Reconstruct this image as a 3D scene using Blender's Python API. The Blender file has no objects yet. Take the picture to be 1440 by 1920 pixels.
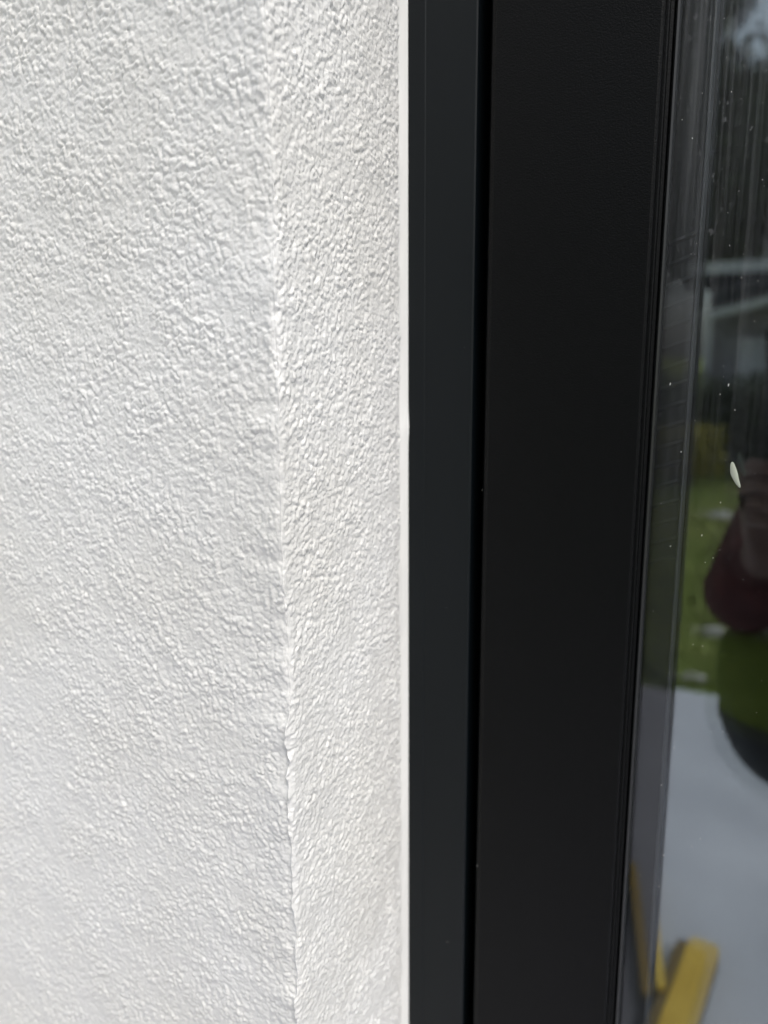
import bpy, bmesh, math, random
import numpy as np
from mathutils import Vector, Matrix

S = bpy.context.scene
COL = S.collection
R = math.radians
rng = np.random.default_rng(7)
random.seed(7)

# ------------------------------------------------------------------ camera
PSI, PITCH, ROLL = R(28), R(-11.3), R(-.4)
CAM = Vector((0, -.35, 1.5))
fw = Vector((-math.sin(PSI)*math.cos(PITCH), math.cos(PSI)*math.cos(PITCH), math.sin(PITCH)))
r0 = Vector((math.cos(PSI), math.sin(PSI), 0)); u0 = r0.cross(fw)
rt = r0*math.cos(ROLL)+u0*math.sin(ROLL); up = -r0*math.sin(ROLL)+u0*math.cos(ROLL)
cd = bpy.data.cameras.new('camera'); cam = bpy.data.objects.new('camera', cd); COL.objects.link(cam)
M = Matrix((rt, up, -fw)).transposed().to_4x4(); M.translation = CAM
cam.matrix_world = M
cd.sensor_fit = 'VERTICAL'; cd.lens = 6.86; cd.sensor_height = 6.86*1920/1440; cd.sensor_width = 6.86
cd.clip_start = .004; cd.clip_end = 1500
cd.dof.use_dof = True; cd.dof.focus_distance = .313; cd.dof.aperture_fstop = 1.5
S.camera = cam

# ------------------------------------------------------------------ sky, sun, exposure
SUN_EL, SUN_AZ = R(60), math.atan2(.80, -.55)          # azimuth measured from +Y towards +X
W = bpy.data.worlds.new('World'); S.world = W; W.use_nodes = True
nt = W.node_tree; nt.nodes.clear()
sky = nt.nodes.new('ShaderNodeTexSky'); sky.sky_type = 'NISHITA'; sky.sun_disc = False
sky.sun_elevation = SUN_EL; sky.sun_rotation = SUN_AZ; sky.air_density = 1.0; sky.dust_density = 3.0
hs = nt.nodes.new('ShaderNodeHueSaturation'); hs.inputs['Saturation'].default_value = .42   # overcast: almost no blue
bg = nt.nodes.new('ShaderNodeBackground'); bg.inputs['Strength'].default_value = .12
wo = nt.nodes.new('ShaderNodeOutputWorld')
nt.links.new(sky.outputs[0], hs.inputs['Color']); nt.links.new(hs.outputs[0], bg.inputs[0]); nt.links.new(bg.outputs[0], wo.inputs[0])
sl = bpy.data.lights.new('sun', 'SUN'); sl.energy = 1.5; sl.angle = R(28); sl.color = (1, .955, .88)
so = bpy.data.objects.new('sun', sl); COL.objects.link(so)
sd = Vector((math.sin(SUN_AZ)*math.cos(SUN_EL), math.cos(SUN_AZ)*math.cos(SUN_EL), math.sin(SUN_EL)))
so.rotation_euler = sd.to_track_quat('Z', 'Y').to_euler(); so.location = sd*30
vs = S.view_settings; vs.view_transform = 'Standard'; vs.look = 'None'; vs.gamma = 1; vs.use_curve_mapping = False
vs.exposure = 0.72
S.render.engine = 'CYCLES'
S.cycles.max_bounces = 10; S.cycles.transparent_max_bounces = 24; S.cycles.glossy_bounces = 6

# ------------------------------------------------------------------ helpers
def link(name, me, mat=None, parent=None, label=None, cat=None, group=None, kind=None):
    o = bpy.data.objects.new(name, me); COL.objects.link(o)
    if mat is not None and me is not None:
        me.materials.clear(); me.materials.append(mat)
    if parent is not None: o.parent = parent
    if label: o['label'] = label
    if cat: o['category'] = cat
    if group: o['group'] = group
    if kind: o['kind'] = kind
    return o

def root(name, loc, label, cat, group=None):
    o = link(name, None, None, None, label, cat, group); o.location = loc; return o

def pydata(name, v, f, smooth=False):
    me = bpy.data.meshes.new(name); me.from_pydata([tuple(p) for p in v], [], f); me.update()
    if smooth: me.polygons.foreach_set('use_smooth', [True]*len(me.polygons))
    return me

def grid_mesh(name, P, smooth=True):
    """P: (n, m, 3) array of points -> quad grid, fast."""
    n, m, _ = P.shape
    me = bpy.data.meshes.new(name)
    idx = np.arange(n*m).reshape(n, m)
    q = np.stack([idx[:-1, :-1], idx[1:, :-1], idx[1:, 1:], idx[:-1, 1:]], -1).reshape(-1, 4)
    me.vertices.add(n*m); me.vertices.foreach_set('co', P.reshape(-1).astype(np.float32))
    me.loops.add(q.size); me.loops.foreach_set('vertex_index', q.reshape(-1).astype(np.int32))
    me.polygons.add(len(q)); me.polygons.foreach_set('loop_start', np.arange(0, q.size, 4, dtype=np.int32))
    me.polygons.foreach_set('use_smooth', np.full(len(q), smooth))
    me.update(calc_edges=True); me.validate()
    return me

def box_bm(bm, lo, hi, bevel=0):
    c = [(a+b)/2 for a, b in zip(lo, hi)]; s = [b-a for a, b in zip(lo, hi)]
    r = bmesh.ops.create_cube(bm, size=1, matrix=Matrix.Translation(c) @ Matrix.Diagonal((*s, 1)))
    if bevel:
        es = list({e for v in r['verts'] for e in v.link_edges})
        bmesh.ops.bevel(bm, geom=es, offset=bevel, segments=2, affect='EDGES', profile=.6)

def bm_mesh(name, bm, smooth=False):
    me = bpy.data.meshes.new(name); bmesh.ops.recalc_face_normals(bm, faces=bm.faces); bm.to_mesh(me); bm.free()
    if smooth: me.polygons.foreach_set('use_smooth', [True]*len(me.polygons))
    return me

def box(name, lo, hi, mat, parent=None, bevel=0, **k):
    bm = bmesh.new(); box_bm(bm, lo, hi, bevel); return link(name, bm_mesh(name, bm), mat, parent, **k)

def extrude_profile(name, pts, z0, z1, mat, parent, steps=1, closed=True, wob=None):
    """profile pts (x, y) swept along z."""
    zs = np.linspace(z0, z1, steps+1); v = []; f = []; n = len(pts)
    for z in zs:
        for i, (x, y) in enumerate(pts):
            if wob: x, y = wob(i, x, y, z)
            v.append((x, y, z))
    for k in range(steps):
        for i in range(n if closed else n-1):
            j = (i+1) % n
            f.append((k*n+i, k*n+j, (k+1)*n+j, (k+1)*n+i))
    if closed:
        f.append(tuple(range(n))[::-1]); f.append(tuple(range(steps*n, steps*n+n)))
    me = pydata(name, v, f)
    bm = bmesh.new(); bm.from_mesh(me); bmesh.ops.recalc_face_normals(bm, faces=bm.faces); bm.to_mesh(me); bm.free()
    return link(name, me, mat, parent)

def mat(name, color=(.8, .8, .8), rough=.5, spec=.5, metal=0):
    m = bpy.data.materials.new(name); m.use_nodes = True
    b = m.node_tree.nodes['Principled BSDF']
    b.inputs['Base Color'].default_value = (*color, 1); b.inputs['Roughness'].default_value = rough
    b.inputs['Specular IOR Level'].default_value = spec; b.inputs['Metallic'].default_value = metal
    return m

def nodes(m): return m.node_tree, m.node_tree.nodes, m.node_tree.links, m.node_tree.nodes['Principled BSDF']

def noise_color(m, scale, c0, c1, detail=4, lo=.35, hi=.65, stretch=None):
    t, n, l, b = nodes(m)
    co = n.new('ShaderNodeTexCoord'); mp = n.new('ShaderNodeMapping')
    if stretch: mp.inputs['Scale'].default_value = stretch
    tx = n.new('ShaderNodeTexNoise'); tx.inputs['Scale'].default_value = scale; tx.inputs['Detail'].default_value = detail
    rp = n.new('ShaderNodeValToRGB'); rp.color_ramp.elements[0].position = lo; rp.color_ramp.elements[1].position = hi
    rp.color_ramp.elements[0].color = (*c0, 1); rp.color_ramp.elements[1].color = (*c1, 1)
    l.new(co.outputs['Object'], mp.inputs[0]); l.new(mp.outputs[0], tx.inputs['Vector'])
    l.new(tx.outputs['Fac'], rp.inputs[0]); l.new(rp.outputs[0], b.inputs['Base Color'])
    return m

def bump(m, scale, dist, strength=1, detail=3, rough=.5, stretch=None):
    t, n, l, b = nodes(m)
    co = n.new('ShaderNodeTexCoord'); mp = n.new('ShaderNodeMapping')
    if stretch: mp.inputs['Scale'].default_value = stretch
    tx = n.new('ShaderNodeTexNoise'); tx.inputs['Scale'].default_value = scale
    tx.inputs['Detail'].default_value = detail; tx.inputs['Roughness'].default_value = rough
    bp = n.new('ShaderNodeBump'); bp.inputs['Distance'].default_value = dist; bp.inputs['Strength'].default_value = strength
    l.new(co.outputs['Object'], mp.inputs[0]); l.new(mp.outputs[0], tx.inputs['Vector']); l.new(tx.outputs['Fac'], bp.inputs['Height'])
    l.new(bp.outputs[0], b.inputs['Normal'])
    return m

# ------------------------------------------------------------------ materials
m_stucco = noise_color(mat('white_stucco', rough=.46, spec=.6), 13, (.742, .736, .718), (.785, .785, .780), 9, .32, .62)
bump(m_stucco, 900, .00035, .5, 4, .6)
def far_grain(m):          # where the mesh gets coarse (well away from the window edge) the grain goes on as relief
    t, n, l, b = nodes(m)
    at = n.new('ShaderNodeAttribute'); at.attribute_name = 'coarse'
    co = n.new('ShaderNodeTexCoord'); vo = n.new('ShaderNodeTexVoronoi'); vo.feature = 'F1'; vo.inputs['Scale'].default_value = 420
    nz = n.new('ShaderNodeTexNoise'); nz.inputs['Scale'].default_value = 260; nz.inputs['Detail'].default_value = 4
    ad = n.new('ShaderNodeMath'); ad.operation = 'SUBTRACT'
    bp = n.new('ShaderNodeBump'); bp.inputs['Distance'].default_value = .0016
    l.new(co.outputs['Object'], vo.inputs['Vector']); l.new(co.outputs['Object'], nz.inputs['Vector'])
    l.new(nz.outputs['Fac'], ad.inputs[0]); l.new(vo.outputs['Distance'], ad.inputs[1]); l.new(ad.outputs[0], bp.inputs['Height'])
    l.new(at.outputs['Fac'], bp.inputs['Strength'])
    old = b.inputs['Normal'].links[0].from_socket
    l.new(old, bp.inputs['Normal']); l.new(bp.outputs[0], b.inputs['Normal'])
far_grain(m_stucco)
m_stucco_plain = noise_color(mat('white_stucco_far', rough=.5, spec=.4), 55, (.735, .733, .722), (.78, .78, .775), 5)
bump(m_stucco_plain, 180, .004, .8, 4, .6)
m_bead = noise_color(mat('smooth_white_paint', rough=.35, spec=.45), 60, (.87, .87, .85), (.90, .90, .89), 4, .3, .7, (1, 1, .15))
m_frame = bump(mat('black_powder_coat', (.0013, .0016, .0020), .44, .16), 1300, .00022, 1, 2, .6)
m_frame_outer = bump(mat('black_smooth_coat', (.0006, .0026, .0042), .48, .28), 2600, .00005, .3, 2)
m_rubber = mat('black_rubber', (.011, .012, .013), .36, .5)
m_spacer = bump(mat('grey_spacer', (.010, .010, .012), .5, .3), 90, .0006, .5, 2, .5, (.6, 1, 1))
m_alu = mat('spacer_aluminium', (.045, .045, .052), .5, .4, .2)
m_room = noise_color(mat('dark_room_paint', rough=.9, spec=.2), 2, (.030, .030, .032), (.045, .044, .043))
m_terr = noise_color(mat('pale_concrete', rough=.7, spec=.3), 1.7, (.41, .41, .465), (.61, .605, .67), 6, .3, .7)
m_ground = noise_color(mat('soil_and_turf', rough=.95, spec=.1), .8, (.15, .20, .05), (.24, .25, .09), 5)
m_blade = noise_color(mat('grass_blades', rough=.6, spec=.3), .9, (.16, .24, .05), (.34, .35, .11), 4, .35, .68)
m_leaf_d = noise_color(mat('dark_leaves', rough=.5, spec=.35), 1.2, (.022, .042, .018), (.06, .085, .035), 4)
m_leaf_m = noise_color(mat('mid_leaves', rough=.5, spec=.35), 1.6, (.045, .075, .022), (.11, .13, .045), 4)
m_leaf_y = noise_color(mat('yellow_leaves', rough=.5, spec=.35), 3, (.26, .23, .035), (.40, .34, .06), 4)
m_bark = noise_color(mat('bark', rough=.9, spec=.2), 9, (.05, .04, .03), (.13, .11, .09), 5, stretch=(1, 1, .2))
m_stone = noise_color(mat('pale_stone', rough=.8, spec=.3), 14, (.42, .39, .37), (.62, .58, .56), 4)
m_yellow = noise_color(mat('yellow_painted_board', rough=.5, spec=.4), 9, (.56, .36, .055), (.70, .47, .09), 5)
m_edge = mat('grey_rubber_and_shade', (.045, .046, .05), .6, .4)  # rubber under the boards, and the painted shade below the bag
m_shed = noise_color(mat('shed_render', rough=.85, spec=.2), 3, (.27, .25, .26), (.38, .36, .37), 4)
m_white = noise_color(mat('white_gloss_trim', rough=.4), 6, (.72, .72, .74), (.8, .8, .81), 3)
m_roof = noise_color(mat('dark_felt', rough=.85, spec=.2), 12, (.018, .020, .025), (.04, .042, .048), 4)
m_skin = noise_color(mat('skin', rough=.5, spec=.4), 30, (.13, .066, .05), (.18, .095, .072), 3)
m_hair = bump(mat('dark_hair', (.022, .015, .011), .45, .4), 220, .003, .8, 3, .5, (1, 1, .15))
m_jumper = bump(noise_color(mat('maroon_knit', rough=.85, spec=.15), 25, (.060, .018, .020), (.10, .030, .030), 4), 700, .0008, .6, 2)
m_jeans = bump(noise_color(mat('charcoal_denim', rough=.85, spec=.15), 60, (.025, .028, .036), (.05, .054, .066), 4), 900, .0006, .5, 2)
m_shoe = mat('dark_shoe', (.03, .03, .032), .5)
m_bag = bump(noise_color(mat('green_canvas', rough=.8, spec=.2), 20, (.15, .195, .035), (.20, .245, .05), 4), 800, .0006, .6, 2)
m_trim = noise_color(mat('pale_webbing', rough=.8, spec=.2), 60, (.42, .43, .36), (.55, .55, .47), 3)
m_phone = mat('dark_glass_phone', (.012, .014, .022), .22, .5)
m_lens = mat('lens_glass', (.005, .005, .007), .05, .6)
m_blob = mat('dried_white_paint', (.37, .40, .33), .5, .4)
m_speck = mat('pale_dust', (.55, .55, .53), .8, .2)
m_scr = mat('screen_glass', (.02, .02, .022), .1, .5)

def glass_material(name, ior, dirt):
    m = bpy.data.materials.new(name); m.use_nodes = True; t = m.node_tree; n = t.nodes; l = t.links; n.clear()
    out = n.new('ShaderNodeOutputMaterial')
    tr = n.new('ShaderNodeBsdfTransparent'); tr.inputs[0].default_value = (.93, .955, .95, 1)
    gl = n.new('ShaderNodeBsdfGlossy'); gl.inputs['Roughness'].default_value = 0; gl.inputs['Color'].default_value = (.93, .955, 1, 1)
    lw = n.new('ShaderNodeLayerWeight')                        # Schlick reflectance, the same from both sides of the thin pane
    pw = n.new('ShaderNodeMath'); pw.operation = 'POWER'; pw.inputs[1].default_value = 5; l.new(lw.outputs['Facing'], pw.inputs[0])
    fr = n.new('ShaderNodeMath'); fr.operation = 'MULTIPLY_ADD'; fr.inputs[1].default_value = 1-ior; fr.inputs[2].default_value = ior
    l.new(pw.outputs[0], fr.inputs[0])
    mx = n.new('ShaderNodeMixShader')
    l.new(fr.outputs[0], mx.inputs[0]); l.new(tr.outputs[0], mx.inputs[1]); l.new(gl.outputs[0], mx.inputs[2])
    if not dirt:
        l.new(mx.outputs[0], out.inputs[0]); return m
    # grime: fine vertical rain streaks plus round dried spots, stronger towards the top of the pane
    co = n.new('ShaderNodeTexCoord')
    def noise(scale, st, detail):
        mp = n.new('ShaderNodeMapping'); mp.inputs['Scale'].default_value = st; l.new(co.outputs['Object'], mp.inputs[0])
        tx = n.new('ShaderNodeTexNoise'); tx.inputs['Scale'].default_value = scale; tx.inputs['Detail'].default_value = detail
        l.new(mp.outputs[0], tx.inputs['Vector']); return tx.outputs['Fac']
    def ramp(src, a, b):
        r = n.new('ShaderNodeMapRange'); r.inputs['From Min'].default_value = a; r.inputs['From Max'].default_value = b
        l.new(src, r.inputs['Value']); return r.outputs[0]
    def math_(op, a, b):
        q = n.new('ShaderNodeMath'); q.operation = op
        for i, s in enumerate((a, b)):
            if isinstance(s, (int, float)): q.inputs[i].default_value = s
            else: l.new(s, q.inputs[i])
        return q.outputs[0]
    streak = ramp(noise(700, (1, 1, .012), 3), .48, .78)
    streak2 = ramp(noise(160, (1, 1, .05), 3), .5, .75)
    spots = ramp(noise(420, (1, 1, .55), 2), .66, .74)
    patch = ramp(noise(22, (1, 1, .5), 3), .4, .68)
    sx = n.new('ShaderNodeSeparateXYZ'); l.new(co.outputs['Object'], sx.inputs[0])
    high = ramp(sx.outputs['Z'], 1.40, 1.62)
    s = math_('MULTIPLY', math_('ADD', math_('MULTIPLY', streak, .055), math_('MULTIPLY', streak2, .03)), math_('ADD', high, .06))
    s = math_('ADD', s, math_('MULTIPLY', math_('MULTIPLY', spots, patch), math_('MULTIPLY', math_('ADD', high, .08), .22)))
    s = math_('ADD', s, math_('MULTIPLY', high, .012))
    df = n.new('ShaderNodeBsdfDiffuse'); df.inputs[0].default_value = (.62, .63, .66, 1)
    m2 = n.new('ShaderNodeMixShader'); l.new(s, m2.inputs[0]); l.new(mx.outputs[0], m2.inputs[1]); l.new(df.outputs[0], m2.inputs[2])
    l.new(m2.outputs[0], out.inputs[0]); return m
m_glass_out = glass_material('outer_glass', .028, True)
m_glass_in = glass_material('inner_glass', .185, False)

# ------------------------------------------------------------------ ground
box('ground', (-400, -800, -.6), (400, 400, -.012), m_ground, kind='structure')
box('terrace', (-6, -3.16, -.3), (6, .06, -.002), m_terr, bevel=.008, kind='structure')

# ------------------------------------------------------------------ stucco house wall
XC, YC, YE = -.1722, -.110, -.0070       # corner of wall and reveal, end of the stucco beside the frame
def vnoise(u, v, cell, seed):
    g = np.random.default_rng(seed); N = 512; T = g.random((N, N)).astype(np.float32)
    a = u/cell; b = v/cell; i = np.floor(a).astype(np.int64); j = np.floor(b).astype(np.int64)
    fa = a-i; fb = b-j; fa = fa*fa*(3-2*fa); fb = fb*fb*(3-2*fb)
    i0 = i % N; i1 = (i+1) % N; j0 = j % N; j1 = (j+1) % N
    return (T[i0, j0]*(1-fa)*(1-fb)+T[i1, j0]*fa*(1-fb)+T[i0, j1]*(1-fa)*fb+T[i1, j1]*fa*fb)*2-1
def domes(u, v, cell, seed, keep=1.0, rmin=.55, rmax=1.05):
    g = np.random.default_rng(seed); N = 512
    jx = g.random((N, N)); jy = g.random((N, N)); rr = rmin+(rmax-rmin)*g.random((N, N)); hh = np.where(g.random((N, N)) < keep, .45+.55*g.random((N, N)), 0)
    a = u/cell; b = v/cell; i = np.floor(a).astype(np.int64); j = np.floor(b).astype(np.int64); h = np.zeros_like(a)
    for di in (-1, 0, 1):
        for dj in (-1, 0, 1):
            p = (i+di) % N; q = (j+dj) % N
            d2 = ((i+di+jx[p, q]-a)**2+(j+dj+jy[p, q]-b)**2)/rr[p, q]**2
            np.maximum(h, hh[p, q]*np.sqrt(np.clip(1-d2, 0, 1)), out=h)
    return h
def grow(a, step, end, k=1.09):
    out = []; x = a; s = step
    while (end-x)*np.sign(step) > 0:
        s *= k; x += s; out.append(x)
    out[-1] = end
    return out
DS, DZ = .00045, .00047
wall_s = np.array(grow(-.415, -DS, -2.6)[::-1]+list(np.arange(-.415, XC, DS)))
rev_s = np.arange(0, YE-YC+.0001, DS)
z_s = np.array(grow(1.08, -DZ, .0)[::-1]+list(np.arange(1.08, 1.675, DZ))+grow(1.675, DZ, 2.75))
ns = len(wall_s)+len(rev_s)
s_lin = np.concatenate([wall_s-XC, rev_s+DS*.5])           # signed arc length from the corner
ds = np.gradient(s_lin); dz = np.gradient(z_s)
SS, ZZ = np.meshgrid(s_lin*1000, z_s*1000, indexing='ij')   # millimetres
wu = SS+.55*vnoise(SS, ZZ, 2.7, 1)+.16*vnoise(SS, ZZ, 1.1, 3)
wv = ZZ+.55*vnoise(SS, ZZ, 2.7, 2)+.16*vnoise(SS, ZZ, 1.1, 4)
dens = np.clip(.92+.45*vnoise(SS, ZZ, 13, 5)+.35*vnoise(SS, ZZ, 6, 15), .45, 1.3)     # smeared, flatter patches
H = .60*domes(wu, wv, 2.7, 11, .9, .42, .78)*dens+.55*domes(wu+90, wv+31, 1.9, 12, .92, .45, .8)*dens+.30*domes(wu+40, wv+17, 1.25, 13, .9, .5, .85)
H += .15*vnoise(SS, ZZ, 11, 6)+.13*vnoise(wu, wv, 2.4, 7)+.25*vnoise(SS, ZZ, 33, 8)+.05*vnoise(SS, ZZ, .9, 9)
H -= .85
is_rev = SS > 0
# the arris: worked smoother, with a thin ragged lip of plaster pulled past it in the lower half
edge = np.exp(-(SS/2.4)**2)*np.clip(.75+.6*vnoise(SS*0, ZZ, 12, 23), .2, 1)
H -= .60*np.clip((1366-ZZ+9*vnoise(SS*0, ZZ, 5, 58))/22, 0, 1)*np.exp(-((SS+2.6)/1.8)**2)
H = H*(1-.36*edge)+edge*(.40*vnoise(SS*.6, ZZ, 9, 21)+.22*vnoise(SS*.8, ZZ, 3.4, 22)-.40)
# stucco tears off raggedly where it meets the smooth bead
to_end = (YE-YC)*1000-SS
tear = np.clip((to_end-.4-1.3*(vnoise(SS, ZZ, 3.2, 31)+.6*vnoise(SS, ZZ, 1.4, 32)))/1.6, 0, 1)
H = np.where(is_rev, (H+.5)*tear-.5-1.3*(1-tear), H)
fine = np.clip(1.6-np.maximum(ds[:, None], dz[None, :])/.0015, 0, 1)
H = H*np.clip(fine+.15, 0, 1)*.00081
pit = (rng.random(H.shape) < .0016) & (fine > .9) & is_rev & (SS > 5) | (rng.random(H.shape) < .00016) & (fine > .9)
H[pit] -= .0011
wob = (.0012*vnoise(ZZ*0, ZZ, 42, 41)+.0009*vnoise(ZZ*0, ZZ, 15, 42)+.0005*vnoise(ZZ*0, ZZ, 6, 43))[0]      # wandering corner line
wob = wob*np.clip(1.6-dz/.0015, 0, 1)
X = np.empty(SS.shape); Y = np.empty(SS.shape)
nw = len(wall_s)
X[:nw] = wall_s[:, None]; Y[:nw] = YC; X[nw:] = XC; Y[nw:] = (YC+rev_s)[:, None]
near = np.exp(-(SS/14)**2)
Y += near*wob[None, :]*np.where(is_rev, 1, 1)
# outward normal turns from -Y (wall) to +X (reveal) round a small radius
th = np.clip((SS+2.6)/5.2, 0, 1)*math.pi/2
rad = .0026
corner = np.abs(SS) < 2.6
off = rad*(1/np.maximum(np.maximum(np.cos(th), np.sin(th)), .5)-1)
X += np.sin(th)*H; Y += -np.cos(th)*H
rc = np.clip(1-np.abs(SS)/3.2, 0, 1)**1.5*rad*(.30+.25*vnoise(SS*0, ZZ, 11, 24)+.08*vnoise(SS*0, ZZ, 4, 25))
X -= rc*.707; Y += rc*.707
# lip: the reveal coat sticks out past the wall face, jagged, fading out towards the top
zf = np.clip((1366-ZZ)/22, 0, 1)*np.clip(1.6-dz/.0015, 0, 1)[None, :]
jag = np.clip(.62+.5*vnoise(ZZ*0+7, ZZ, 8, 51)+.28*vnoise(ZZ*0+3, ZZ, 3, 52)+.45*vnoise(ZZ*0, ZZ, 24, 53)+.10*vnoise(SS, ZZ, 1.2, 56), 0, 1.6)
lipw = np.where((SS > -.9) & (SS <= 3.5), np.clip(1-np.maximum(SS, 0)/3.5, 0, 1), 0)*np.clip((SS+.9)/.5, 0, 1)
Y -= .0013*zf*jag*lipw*(1+.5*vnoise(SS, ZZ, 2.1, 57))
X -= .0014*zf*jag*lipw*np.clip(.6+.4*vnoise(ZZ*0+5, ZZ, 5, 54)+.3*vnoise(SS, ZZ, 1.9, 55), 0, 1.3)
P = np.stack([X, Y, np.broadcast_to(ZZ/1000, X.shape)], -1)
back = P[-1:].copy(); back[..., 0] = XC-.006; back[..., 1] = YE+.0005
P = np.concatenate([P, back], 0)
wall = link('house_wall', grid_mesh('stucco', P), m_stucco, None,
            'rough white stucco house wall turning the corner into the window reveal', 'wall')
ca = np.concatenate([1-fine, (1-fine)[-1:]], 0).astype(np.float32)
wall.data.attributes.new('coarse', 'FLOAT', 'POINT').data.foreach_set('value', ca.reshape(-1))
box('wall_section', (-2.6, -.100, 2.752), (2.4, .25, 3.1), m_stucco_plain, wall)
box('wall_section', (-.19, -.108, 2.30), (2.4, .25, 2.75), m_stucco_plain, wall)
box('wall_section', (1.002, -.108, 0), (2.4, .25, 2.298), m_stucco_plain, wall)
box('wall_section', (-2.6, .05, 0), (-.2, .25, 2.75), m_stucco_plain, wall)
# smooth bead of painted filler between stucco and frame
cz = rng.random(4000)
def bead_wob(i, x, y, z):
    w = .00035*math.sin(z*37+1)+.00022*math.sin(z*91+i)+.00012*math.sin(z*260+2*i)
    if i in (1, 2, 3): x += w*(.9 if i < 3 else .35); y += w*.4
    if i in (3, 4): x += .00045*math.exp(-((z-1.466)/.006)**2)
    return x, y
extrude_profile('sealant_bead', [(-.185, -.0130), (-.1741, -.0125), (-.1733, -.0058), (-.17225, -.0024), (-.17165, -.0004), (-.1722, .0006), (-.185, .0006)],
                .05, 2.30, m_bead, wall, 900, True, bead_wob)
# white plastered underside and far side of the opening
box('reveal_lining', (-.1722, -.106, 2.262), (1.0, -.002, 2.298), m_stucco_plain, wall)
box('reveal_lining', (.962, -.106, .05), (1.0, -.002, 2.26), m_stucco_plain, wall)

# ------------------------------------------------------------------ window
win = root('window', (0, 0, 0), 'tall black framed double glazed window set in the white stucco wall', 'window')
Z0, Z1 = .06, 2.26
# outer frame: left jamb profile with a fine shadow step, rebate behind the gap
extrude_profile('outer_frame', [(-.1722, .0), (-.1632, .0), (-.1628, .00035), (-.1384, .00035), (-.1378, .0009), (-.1378, .040), (-.118, .040), (-.118, .07), (-.20, .07), (-.20, .0012), (-.1722, .0012)],
                Z0, Z1, m_frame_outer, win)
box('outer_frame', (-.1375, .0005, 2.222), (.96, .07, 2.26), m_frame_outer, win, .0008)
box('outer_frame', (.922, .0005, .1), (.96, .07, 2.2215), m_frame_outer, win, .0008)
box('outer_frame', (-.1375, .0005, .06), (.96, .07, .0995), m_frame_outer, win, .0008)
box('sill', (-.1705, -.135, .010), (.9615, .058, .0575), m_frame_outer, win, .003)
# sash: left stile with chamfered edge, flat face, stepped inner edge
stile = extrude_profile('sash_stile', [(-.1320, .030), (-.1320, .0024), (-.1308, .0007), (-.1293, .0002), (-.1288, .0), (-.0600, .0), (-.0594, .00025), (-.0588, .0009), (-.0586, .0021),
                               (-.0577, .0021), (-.0573, .0024), (-.0571, .0046), (-.0560, .0050), (-.0556, .0077), (-.0556, .0300)], .106, 2.216, m_frame, win)
box('sash_rail', (-.0550, .0, 2.142), (.842, .030, 2.216), m_frame, win, .0015)
box('sash_rail', (-.0550, .0, .106), (.842, .030, .180), m_frame, win, .0015)
box('sash_stile', (.844, .0, .106), (.916, .030, 2.216), m_frame, win, .0015)
extrude_profile('gasket', [(-.0554, .0078), (-.0553, .0058), (-.0546, .0052), (-.0538, .0056), (-.0533, .0068), (-.0532, .0078)], .182, 2.14, m_rubber, win)
pane = box('glass_pane', (-.0550, .0080, .1805), (.842, .0120, 2.1415), m_glass_out, win)
# spacer: dark seal on the front, ribbed; pale aluminium on the side that faces the pane
sp = extrude_profile('spacer', [(-.0550, .0124), (-.0418, .0124), (-.0418, .0238), (-.0550, .0238)], .1805, 2.1415, m_spacer, win)
extrude_profile('spacer_side', [(-.0416, .0123), (-.0409, .0126), (-.0409, .0236), (-.0416, .0238)], .1805, 2.1415, m_alu, sp)
ribs_v = []; ribs_f = []
z = 1.405
while z < 1.55:
    b = len(ribs_v); w = .0026; sl_ = .004; t = .0004
    ribs_v += [(-.0535, .0124-t*.1, z), (-.0535, .0124-t*.1, z+w), (-.0420, .0124-t*.1, z+w+sl_), (-.0420, .0124-t*.1, z+sl_),
               (-.0535, .0124-t, z+w*.5), (-.0420, .0124-t, z+w*.5+sl_)]
    ribs_f += [(b, b+4, b+5, b+3), (b+4, b+1, b+2, b+5)]
    z += .0088
link('spacer_rib', pydata('ribs', ribs_v, ribs_f), m_spacer, sp, kind='stuff')
# inner pane, slightly bowed as sealed units are, so its reflection is a shifted ghost of the outer one
xs = np.linspace(-.0408, .842, 70); zz = np.linspace(.1805, 2.1415, 90)
XX, ZZ2 = np.meshgrid(xs, zz, indexing='ij')
cxm, czm = .393, 1.161
bow = -.0022*(1-((XX-cxm)/.4345)**2)*(1-((ZZ2-czm)/.9805)**2)
front = np.stack([XX, .0242+bow, ZZ2], -1); rear = np.stack([XX, .0282+bow, ZZ2], -1)
n_, m_ = XX.shape
gi = lambda A, i, j: tuple(A[i, j])
me = grid_mesh('inner_front', front)
bm = bmesh.new(); bm.from_mesh(me); me2 = grid_mesh('inner_rear', rear); bm.from_mesh(me2)
bm.verts.ensure_lookup_table(); N = n_*m_
loop = [i*m_ for i in range(n_)]+[(n_-1)*m_+j for j in range(1, m_)]+[i*m_+m_-1 for i in range(n_-2, -1, -1)]+[j for j in range(m_-2, 0, -1)]
cos_ = [q_.co.copy() for q_ in bm.verts]
for a, b in zip(loop, loop[1:]+loop[:1]):
    bm.faces.new([bm.verts.new(cos_[q_]) for q_ in (a, b, b+N, a+N)])
link('inner_pane', bm_mesh('inner_pane', bm, True), m_glass_in, win)
bpy.data.meshes.remove(me); bpy.data.meshes.remove(me2)
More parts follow.
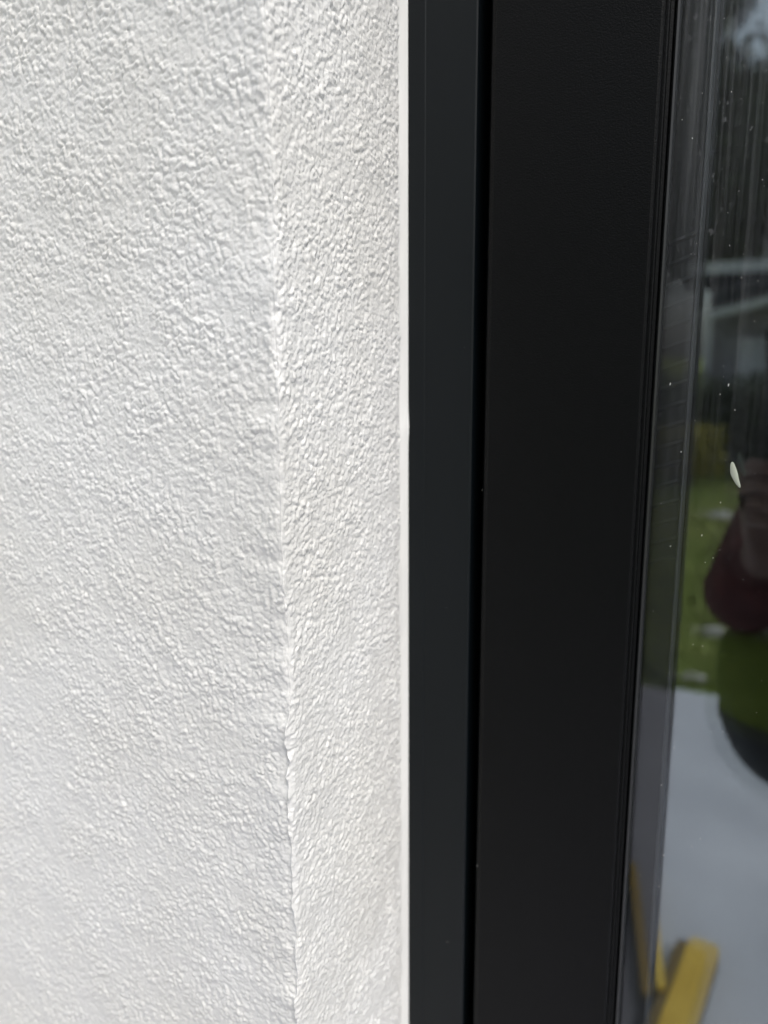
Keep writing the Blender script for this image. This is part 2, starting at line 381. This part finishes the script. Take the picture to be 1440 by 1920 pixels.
# dark room behind
bm = bmesh.new()
for lo, hi in (((-1.6, .26, -.1), (2.6, 3.6, .05)), ((-1.6, .26, 2.4), (2.6, 3.6, 2.5)), ((-1.7, .26, -.1), (-1.6, 3.6, 2.5)), ((2.6, .26, -.1), (2.7, 3.6, 2.5)), ((-1.7, 3.6, -.1), (2.7, 3.7, 2.5)),
               ((-1.7, .252, -.1), (-.2, .259, 2.5)), ((1.0, .252, -.1), (2.7, .259, 2.5))):
    box_bm(bm, lo, hi)
link('interior_room', bm_mesh('room', bm), m_room, kind='structure')

# ------------------------------------------------------------------ small marks on frame and glass
bm = bmesh.new()
bmesh.ops.create_uvsphere(bm, u_segments=24, v_segments=14, radius=1)
for v in bm.verts:
    t = v.co.z
    v.co = Vector((v.co.x*.0013*(1+.18*t)*(1+.06*math.sin(5*t+1))+.0006*t*t, v.co.y*.0005, v.co.z*.0058))
me = bm_mesh('paint_drip', bm, True)
drip = link('paint_drip', me, m_blob, None, 'small white oblong splash of dried paint on the window glass', 'paint splash')
drip.location = (-.0201, .0077, 1.4500); drip.rotation_euler = (0, R(-20), 0)
def specks(name, n, xr, zr, y, smin, smax, label, fl=1.0):
    v = []; f = []
    for k in range(n):
        x = random.uniform(*xr); zc = random.uniform(*zr); s = random.uniform(smin, smax)*(random.random()**2*1.6+.4)
        a = random.uniform(-.6, .6); el = 1+2.2*random.random()**3*fl
        b = len(v); kk = 5
        for i in range(kk):
            t = i*2*math.pi/kk+random.uniform(-.3, .3); p = (math.cos(t)*s*random.uniform(.7, 1.1), math.sin(t)*s*el)
            v.append((x+p[0]*math.cos(a)-p[1]*math.sin(a), y, zc+p[0]*math.sin(a)+p[1]*math.cos(a)))
        v.append((x, y-s*.5, zc))
        f += [(b+i, b+(i+1) % kk, b+kk) for i in range(kk)]
    o = link(name, pydata(name, v, f), m_speck, None, label, 'dust', None, 'stuff'); return o
specks('glass_dust', 420, (-.053, .10), (1.22, 1.66), .00795, .00007, .00017, 'pale dust specks scattered over the window glass')
specks('glass_dust', 260, (-.036, .10), (1.45, 1.68), .0079, .00007, .00020, 'denser pale spots of dried rain on the upper part of the window glass')
specks('frame_dust', 46, (-.17, -.061), (1.1, 1.66), .0003, .00006, .00016, 'pale dust specks on the black window frame', .5)

# ------------------------------------------------------------------ garden (mirrored in the glass)
nb = 52000
bx = rng.uniform(-5, 4, nb); by = -3.2-7.2*rng.random(nb)**1.25
hh = rng.uniform(.03, .075, nb); an = rng.uniform(0, math.pi, nb); le = rng.normal(0, .02, (nb, 2)); w = rng.uniform(.004, .009, nb)
V = np.empty((nb, 3, 3)); 
V[:, 0] = np.stack([bx-np.cos(an)*w, by-np.sin(an)*w, np.full(nb, -.012)], -1)
V[:, 1] = np.stack([bx+np.cos(an)*w, by+np.sin(an)*w, np.full(nb, -.012)], -1)
V[:, 2] = np.stack([bx+le[:, 0], by+le[:, 1], hh-.012], -1)
me = bpy.data.meshes.new('grass'); me.vertices.add(nb*3); me.vertices.foreach_set('co', V.reshape(-1).astype(np.float32))
me.loops.add(nb*3); me.loops.foreach_set('vertex_index', np.arange(nb*3, dtype=np.int32))
me.polygons.add(nb); me.polygons.foreach_set('loop_start', np.arange(0, nb*3, 3, dtype=np.int32)); me.update(calc_edges=True)
link('grass', me, m_blade, None, 'short green lawn with yellowed patches beyond the terrace', 'lawn', None, 'stuff')

def leaf_cloud(name, centers, n, size, material, parent):
    v = []; f = []; w_ = [c[3]*c[4]*c[5] for c in centers]
    for c, wt in zip(centers, w_):
        k = max(20, int(n*wt/sum(w_)))
        for _ in range(k):
            d = Vector((random.gauss(0, 1), random.gauss(0, 1), random.gauss(0, 1))).normalized()*(random.random()**.45)
            d *= 1+.18*math.sin(d.x*7+c[0]*3)*math.cos(d.z*6)
            p = Vector((c[0]+d.x*c[3], c[1]+d.y*c[4], c[2]+d.z*c[5]))
            a = Vector((random.gauss(0, 1), random.gauss(0, 1), random.gauss(0, .6))).normalized(); b_ = a.cross(Vector((random.gauss(0, 1), random.gauss(0, 1), random.gauss(0, 1)))).normalized()
            s = size*random.uniform(.6, 1.3); i = len(v)
            v += [p-a*s, p-b_*s*.45, p+a*s, p+b_*s*.45]; f.append((i, i+1, i+2, i+3))
    return link(name, pydata(name, v, f), material, parent)

def trunk(name, h, r, parent, limbs=5):
    v = []; f = []
    def tube(p0, p1, r0_, r1_):
        ax = (p1-p0).normalized(); s = ax.orthogonal().normalized(); t = ax.cross(s); b = len(v); K = 8
        for k in range(4):
            u = k/3; c = p0.lerp(p1, u); rr_ = r0_+(r1_-r0_)*u
            for i in range(K):
                a = i*2*math.pi/K; v.append(c+s*math.cos(a)*rr_+t*math.sin(a)*rr_)
        for k in range(3):
            for i in range(K): f.append((b+k*K+i, b+k*K+(i+1) % K, b+(k+1)*K+(i+1) % K, b+(k+1)*K+i))
    tube(Vector((0, 0, -.2)), Vector((.1, 0, h*.8)), r, r*.3)
    for i in range(limbs):
        a = i*2.4; z0 = h*(.3+.09*i)
        tube(Vector((.05, 0, z0)), Vector((math.cos(a)*h*.22, math.sin(a)*h*.22, z0+h*.2)), r*.45, r*.12)
    return link(name, pydata(name, v, f, True), m_bark, parent)

def tree(x, y, h, rad_, material, label, n=9000):
    t = root('tree', (x, y, 0), label, 'tree', 'trees at the end of the garden')
    trunk('trunk', h, h*.028, t)
    cs = [(0, 0, h*.66, rad_*.62, rad_*.62, h*.28)]
    for i in range(8):
        a = i*2.4+x; q = rad_*random.uniform(.45, .7)
        cs.append((math.cos(a)*q, math.sin(a)*q, h*random.uniform(.36, .84), rad_*random.uniform(.3, .5), rad_*random.uniform(.3, .5), h*random.uniform(.10, .17)))
    leaf_cloud('crown', cs, n, .17, material, t)
tree(-3.35, -15.5, 10.4, 2.5, m_leaf_d, 'tallest dark green tree behind the left end of the shed')
tree(-1.35, -17.5, 7.6, 1.7, m_leaf_m, 'lighter green tree rising over the middle of the shed roof')
tree(2.7, -15.0, 8.6, 2.3, m_leaf_d, 'dark green tree behind the right end of the shed')
tree(-6.6, -16.0, 9.2, 2.6, m_leaf_m, 'broad mid green tree standing left of the shed')
tree(5.4, -17.0, 9.8, 2.7, m_leaf_d, 'wide dark tree standing right of the shed')

def bush(x, y, rx, rz, material, name, label, cat='bush', n=1600, size=.06, group=None):
    t = root(name, (x, y, 0), label, cat, group)
    cs = [(0, 0, rz*.9, rx*.7, rx*.6, rz*.8)]+[(math.cos(i*1.9)*rx*.5, math.sin(i*1.9)*rx*.4, rz*random.uniform(.5, 1.3), rx*.45, rx*.45, rz*.5) for i in range(6)]
    leaf_cloud('foliage', cs, n, size, material, t)
    v = []; f = []
    for i in range(5):
        a = i*1.3; b = len(v); p1 = Vector((math.cos(a)*rx*.4, math.sin(a)*rx*.4, rz*1.1)); s = .012
        v += [Vector((-s, 0, -.05)), Vector((s, 0, -.05)), Vector((0, s, -.05)), p1]
        f += [(b, b+1, b+3), (b+1, b+2, b+3), (b+2, b, b+3)]
    link('stem', pydata('stem', v, f), m_bark, t)
bush(-1.2, -9.3, .42, .42, m_leaf_y, 'yellow_bush', 'low golden yellow bush at the far edge of the lawn', n=2600, size=.045)
for i, (x, r_) in enumerate(((-3.3, .95), (-1.75, .9), (-.35, .8), (1.0, .9), (2.5, .95))):
    bush(x, -10.5-.2*(i % 2), r_, .78, m_leaf_m if i % 2 else m_leaf_d, 'shrub',
         ['dark shrub furthest left along the back of the lawn', 'mid green shrub left of the golden bush', 'dark shrub right behind the golden bush',
          'mid green shrub in front of the shed, right of the golden bush', 'dark shrub furthest right along the back of the lawn'][i], 'shrub', 2600, .07, 'shrubs along the back of the lawn')

shed = root('garden_shed', (0, -11.6, 0), 'grey rendered garden shed with white fascia and dark lean-to roof', 'shed')
box('wall', (-1.35, -2.2, -.1), (2.6, 0, 2.44), m_shed, shed)
box('fascia', (-1.5, .06, 2.62), (2.75, .10, 2.77), m_white, shed, .004)
box('roof', (-1.5, -2.4, 2.445), (2.75, .055, 2.72), m_roof, shed, .01)
me = pydata('lean', [(-1.3, .62, 2.06), (2.6, .62, 3.0-.0), (2.6, .08, 3.1), (-1.3, .08, 2.16), (-1.3, .62, 2.30), (2.6, .62, 3.0+.22), (2.6, .08, 3.32), (-1.3, .08, 2.40)],
            [(0, 1, 2, 3), (4, 7, 6, 5), (0, 4, 5, 1), (1, 5, 6, 2), (2, 6, 7, 3), (3, 7, 4, 0)])
link('lean_to_roof', me, m_roof, shed)
me = pydata('gutter', [(-1.3, .70, 1.98), (2.6, .70, 2.92), (2.6, .63, 2.92), (-1.3, .63, 1.98), (-1.3, .70, 2.08), (2.6, .70, 3.02), (2.6, .63, 3.02), (-1.3, .63, 2.08)],
            [(0, 1, 2, 3), (4, 7, 6, 5), (0, 4, 5, 1), (1, 5, 6, 2), (2, 6, 7, 3), (3, 7, 4, 0)])
link('gutter', me, m_white, shed)
box('post', (-1.34, .50, -.05), (-1.26, .58, 2.08), m_white, shed, .004)
box('door', (.3, .003, 0), (1.2, .04, 2.0), m_roof, shed, .005)
box('window_frame', (-.95, .003, 1.05), (-.2, .03, 1.75), m_white, shed, .005)

def stone(x, y, s, label):
    bm = bmesh.new(); bmesh.ops.create_icosphere(bm, subdivisions=3, radius=1)
    ph = random.random()*6
    for v in bm.verts:
        c = v.co; k = 1+.16*math.sin(3*c.x+ph)*math.cos(2.6*c.y-ph)+.08*math.sin(6*c.z+ph)
        v.co = Vector((c.x*s*k*1.2, c.y*s*k, max(c.z, -.5)*s*.62*k+s*.28))
    o = link('stone', bm_mesh('stone', bm, True), m_stone, None, label, 'stone', 'pale stones on the lawn'); o.location = (x, y, -.012)
stone(-.66, -7.4, .085, 'round pale stone alone out on the lawn')
stone(-.36, -4.0, .055, 'pale stone on the lawn just beyond the terrace edge')
stone(-.37, -3.30, .045, 'pinkish pale stone lying against the terrace edge')

# yellow boards lying on the terrace
def board(name, p0, p1, width, th_, label, lift=.0):
    p0 = Vector(p0); p1 = Vector(p1); L = (p1-p0).length; ang = math.atan2(p1.y-p0.y, p1.x-p0.x)
    t = root(name, ((p0.x+p1.x)/2, (p0.y+p1.y)/2, lift), label, 'board', 'yellow boards on the terrace'); t.rotation_euler.z = ang
    pts = []
    for sx in (1, -1):
        for k in range(9):
            a = -math.pi/2+math.pi*k/8; e = 3.2
            pts.append((sx*(L/2-width*.28)+sx*width*.28*math.copysign(abs(math.cos(a))**(2/e), math.cos(a)), sx*width/2*math.copysign(abs(math.sin(a))**(2/e), math.sin(a))))
    v = []; f = []; n = len(pts)
    for zz_, k in ((th_*.55, 1), (th_*.93, 1), (th_, .965)):
        v += [(x*k if k == 1 else x-math.copysign(.003, x), y*k, zz_) for x, y in pts]
    for q in range(2): f += [(q*n+i, q*n+(i+1) % n, (q+1)*n+(i+1) % n, (q+1)*n+i) for i in range(n)]
    f += [tuple(range(n))[::-1], tuple(range(2*n, 3*n))]
    link('board_top', pydata('board_top', v, f), m_yellow, t)
    v = []; 
    for zz_ in (.0, th_*.54): v += [(x*1.0, y-(-width)*(.40 if y > 0 else -.03), zz_) for x, y in pts]
    link('rubber_base', pydata('rubber_base', v, [(i, (i+1) % n, n+(i+1) % n, n+i) for i in range(n)]+[tuple(range(n))[::-1], tuple(range(n, 2*n))]), m_edge, t)
board('yellow_board', (-.112, -1.48), (-.150, -1.00), .074, .045, 'broad yellow board with dark base lying on the concrete terrace')
board('yellow_board', (-.305, -1.75), (-.186, -1.275), .022, .040, 'narrow yellow strip lying on the concrete terrace beside the broad board')

# ------------------------------------------------------------------ the photographer (mirrored in the glass)
def skin_mesh(name, verts, edges, sub=2):
    me = bpy.data.meshes.new(name); me.from_pydata([v[0] for v in verts], edges, []); me.update()
    o = bpy.data.objects.new(name, me); COL.objects.link(o)
    sk = o.modifiers.new('skin', 'SKIN'); sk.use_smooth_shade = True; sk.branch_smoothing = .4
    for i, v in enumerate(verts):
        r_ = v[1] if isinstance(v[1], tuple) else (v[1], v[1])
        me.skin_vertices[0].data[i].radius = r_; me.skin_vertices[0].data[i].use_root = (i == 0)
    ss = o.modifiers.new('sub', 'SUBSURF'); ss.levels = sub; ss.render_levels = sub
    dg = bpy.context.evaluated_depsgraph_get(); dg.update()
    out = bpy.data.meshes.new_from_object(o.evaluated_get(dg)); out.name = name
    bpy.data.objects.remove(o); bpy.data.meshes.remove(me)
    out.polygons.foreach_set('use_smooth', [True]*len(out.polygons))
    return out
LC = lambda a, b, c: CAM+rt*a+up*b+fw*c        # coordinates of the held phone
class Sk:
    def __init__(s): s.v = []; s.e = []
    def add(s, p, r_, to=None):
        s.v.append((tuple(p), r_)); i = len(s.v)-1
        if to is not None: s.e.append((to, i))
        return i
    def chain(s, to, *pr):
        for p, r_ in pr: to = s.add(p, r_, to)
        return to
BX, BY = .20, -.80
hipL, hipR = Vector((BX-.085, BY, .92)), Vector((BX+.085, BY, .92))
shL, shR = Vector((BX-.165, BY+.01, 1.40)), Vector((BX+.165, BY+.01, 1.40))
elL, elR = Vector((-.050, -.63, 1.195)), Vector((.40, -.60, 1.19))
wrL, wrR = LC(-.062, -.205, -.04), LC(.070, -.195, -.045)
def hand(sk, wr, side):
    # palm beside the phone, four fingers closed over its back, thumb over its screen
    s = -1 if side == 'L' else 1
    ed = -.042 if side == 'L' else .030
    palm = sk.add(LC(ed+s*.024, -.152, -.022), (.026, .016), wr)
    for k, (b0, ln) in enumerate(((-.104, .034), (-.122, .040), (-.140, .037), (-.157, .030))):
        kn = LC(ed+s*.020, b0-.006, -.012)
        sk.chain(palm, (kn, .0095), (LC(ed+s*.010, b0, .000), .0085), (LC(ed-s*ln*.45, b0+.002, .0035), .0078), (LC(ed-s*ln, b0+.003, .0025), .0068))
    sk.chain(palm, (LC(ed+s*.020, -.125, -.028), .012), (LC(ed+s*.004, -.112, -.026), .0095), (LC(ed-s*.022, -.100, -.0225), .0078))
b = Sk()
pel = b.add((BX, BY, .95), (.112, .085))
sp_ = b.chain(pel, ((BX, BY-.005, 1.08), (.100, .076)), ((BX, BY-.01, 1.24), (.118, .084)), ((BX, BY-.005, 1.36), (.100, .078)))
nk = b.chain(sp_, ((BX-.01, BY+.005, 1.455), .055), ((BX-.02, BY+.03, 1.53), .050))
hd = b.chain(nk, ((BX-.03, BY+.06, 1.575), (.062, .070)), ((BX-.035, BY+.055, 1.655), (.072, .088)), ((BX-.035, BY+.045, 1.715), (.058, .068)))
fd = Vector((-.30, .95, -.1)).normalized()
HC = Vector((BX-.035, BY+.055, 1.635))
b.chain(hd-1, (HC+fd*.092+Vector((0, 0, -.006)), .012), (HC+fd*.108+Vector((0, 0, -.018)), .011))
for sd_ in (-1, 1):
    sv = Vector((fd.y, -fd.x, 0)).normalized()*sd_
    b.chain(hd-1, (HC+sv*.082, .012), (HC+sv*.090+Vector((0, -.006, .008)), .010))
for sh, el, wr, side in ((shL, elL, wrL, 'L'), (shR, elR, wrR, 'R')):
    w_ = b.chain(sp_, (sh, .050), (sh.lerp(el, .5), .043), (el, .038), (el.lerp(wr, .45), .034), (wr, .024))
    hand(b, w_, side)
for hp, s in ((hipL, -1), (hipR, 1)):
    b.chain(pel, (hp, .066), (Vector((hp.x, hp.y+.01, .72)), .066), (Vector((hp.x+s*.005, hp.y+.015, .49)), .052), (Vector((hp.x+s*.005, hp.y, .32)), .050), (Vector((hp.x+s*.006, hp.y-.01, .10)), .034), (Vector((hp.x+s*.008, hp.y+.02, .045)), .036), (Vector((hp.x+s*.02, hp.y+.13, .03)), .030))
body = link('person', skin_mesh('person', b.v, b.e, 2), m_skin, None, 'person in maroon jumper holding a dark phone up towards the window', 'person')
j = Sk(); c0 = j.add((BX, BY-.01, 1.24), (.155, .115))
c1 = j.chain(c0, ((BX, BY-.005, 1.375), (.145, .112)), ((BX-.005, BY, 1.435), (.082, .078)))-1
j.chain(c0, ((BX, BY-.005, 1.10), (.150, .118)), ((BX, BY, .99), (.158, .125)), ((BX, BY, .89), (.160, .128)))
for sh, el, wr in ((shL, elL, wrL), (shR, elR, wrR)):
    j.chain(c1, (sh, .088), (sh.lerp(el, .5), .068), (el, .054), (el.lerp(wr, .5), .050), (el.lerp(wr, .92), .037))
link('jumper', skin_mesh('jumper', j.v, j.e, 2), m_jumper, body)
j = Sk(); c0 = j.add((BX, BY, .955), (.138, .104)); j.chain(c0, ((BX, BY, 1.03), (.128, .098)))
for hp, s in ((hipL, -1), (hipR, 1)):
    j.chain(c0, (hp, .094), (Vector((hp.x, hp.y+.01, .72)), .086), (Vector((hp.x+s*.005, hp.y+.015, .49)), .066), (Vector((hp.x+s*.005, hp.y, .30)), .062), (Vector((hp.x+s*.006, hp.y-.01, .075)), .055))
link('trousers', skin_mesh('trousers', j.v, j.e, 2), m_jeans, body)
for hp, s in ((hipL, -1), (hipR, 1)):
    j = Sk(); j.chain(None, (Vector((hp.x+s*.006, hp.y-.03, .05)), .046), (Vector((hp.x+s*.012, hp.y+.06, .042)), .043), (Vector((hp.x+s*.022, hp.y+.16, .035)), .038))
    link('shoe', skin_mesh('shoe', j.v, j.e, 2), m_shoe, body)
j = Sk(); c0 = j.add(HC+Vector((0, -.02, .075))-fd*.01, (.075, .085))
j.chain(c0, (HC-fd*.045+Vector((0, 0, .02)), (.075, .07)), (HC-fd*.06+Vector((0, 0, -.08)), (.07, .05)), (HC-fd*.05+Vector((0, 0, -.17)), (.065, .035)))
link('hair', skin_mesh('hair', j.v, j.e, 2), m_hair, body)
for sd_ in (-1, 1):
    sv = Vector((fd.y, -fd.x, 0)).normalized()*sd_*.031
    bm = bmesh.new(); bmesh.ops.create_uvsphere(bm, u_segments=12, v_segments=8, radius=.012)
    e_ = link('eye', bm_mesh('eye', bm, True), m_lens, body); e_.location = HC+fd*.078+sv+Vector((0, 0, .012))
bm = bmesh.new(); box_bm(bm, (-.022, -.004, -.004), (.022, .004, .004), .003)
mo = link('mouth', bm_mesh('mouth', bm, True), mat('lips', (.35, .14, .12), .4), body); mo.location = HC+fd*.084+Vector((0, 0, -.052)); mo.rotation_euler.z = math.atan2(fd.y, fd.x)-math.pi/2

# phone
ph = root('phone', (0, 0, 0), 'dark phone held upright in both hands', 'phone'); ph.matrix_world = M
box('phone_body', (-.042, -.150, .006), (.030, .022, .0137), m_phone, ph, .0032)
box('screen', (-.0395, -.1475, .01372), (.0275, .0195, .0141), m_scr, ph)
bm = bmesh.new(); bmesh.ops.create_cone(bm, cap_ends=True, segments=24, radius1=.0075, radius2=.0068, depth=.0016, matrix=Matrix.Translation((0, 0, .0051)))
link('camera_lens', bm_mesh('camera_lens', bm), m_lens, ph)
bm = bmesh.new(); bmesh.ops.create_cone(bm, cap_ends=True, segments=24, radius1=.0075, radius2=.0068, depth=.0016, matrix=Matrix.Translation((-.001, -.019, .0051)))
link('camera_lens', bm_mesh('camera_lens', bm), m_lens, ph)

# green bag at the hip
bag = root('shoulder_bag', (.052, -.62, 1.01), 'rounded green canvas bag with pale trim hanging at the hip', 'bag')
bm = bmesh.new(); bmesh.ops.create_uvsphere(bm, u_segments=32, v_segments=20, radius=1)
for v in bm.verts:
    c = v.co; e = .62
    q = lambda t, k: math.copysign(abs(t)**k, t)
    zt = c.z
    v.co = Vector((q(c.x, .75)*.125, q(c.y, .8)*.045, (q(zt, .55)*.05+.115) if zt > 0 else zt*.165+.115))
bm2 = bm.copy()
link('pouch', bm_mesh('pouch', bm, True), m_bag, bag)
bmesh.ops.bisect_plane(bm2, geom=bm2.verts[:]+bm2.edges[:]+bm2.faces[:], plane_co=(0, 0, .035), plane_no=(.12, 0, 1), clear_outer=True)
for v in bm2.verts: v.co = Vector((v.co.x*1.025, v.co.y*1.05, (v.co.z-.1)*1.02+.1))
link('underside_shade', bm_mesh('underside_shade', bm2, True), m_edge, bag)  # dark shell on the lower pouch: shade of its underside put into colour
bm = bmesh.new(); bmesh.ops.create_uvsphere(bm, u_segments=32, v_segments=12, radius=1, matrix=Matrix.Translation((0, 0, .168)) @ Matrix.Diagonal((.122, .044, .009, 1)))
link('trim', bm_mesh('trim', bm, True), m_trim, bag)
bm = bmesh.new(); box_bm(bm, (-.126, -.047, .062), (.126, .047, .070), .002)
v = []; f = []
pts = [Vector((-.09, 0, .165)), Vector((-.03, -.045, .30)), Vector((.08, -.10, .43)), Vector((.20, -.17, .46)), Vector((.235, -.27, .36)), Vector((.20, -.31, .22)), Vector((.12, -.25, .17)), Vector((.10, -.06, .165))]
bm.free()
for i, p in enumerate(pts):
    v += [p+Vector((-.012, -.004, .004)), p+Vector((.012, .004, -.004)), p+Vector((.012, .008, 0)), p+Vector((-.012, 0, .008))]
for i in range(len(pts)-1):
    for k in range(4): f.append((i*4+k, i*4+(k+1) % 4, i*4+4+(k+1) % 4, i*4+4+k))
link('strap', pydata('strap', v, f, True), m_bag, bag)
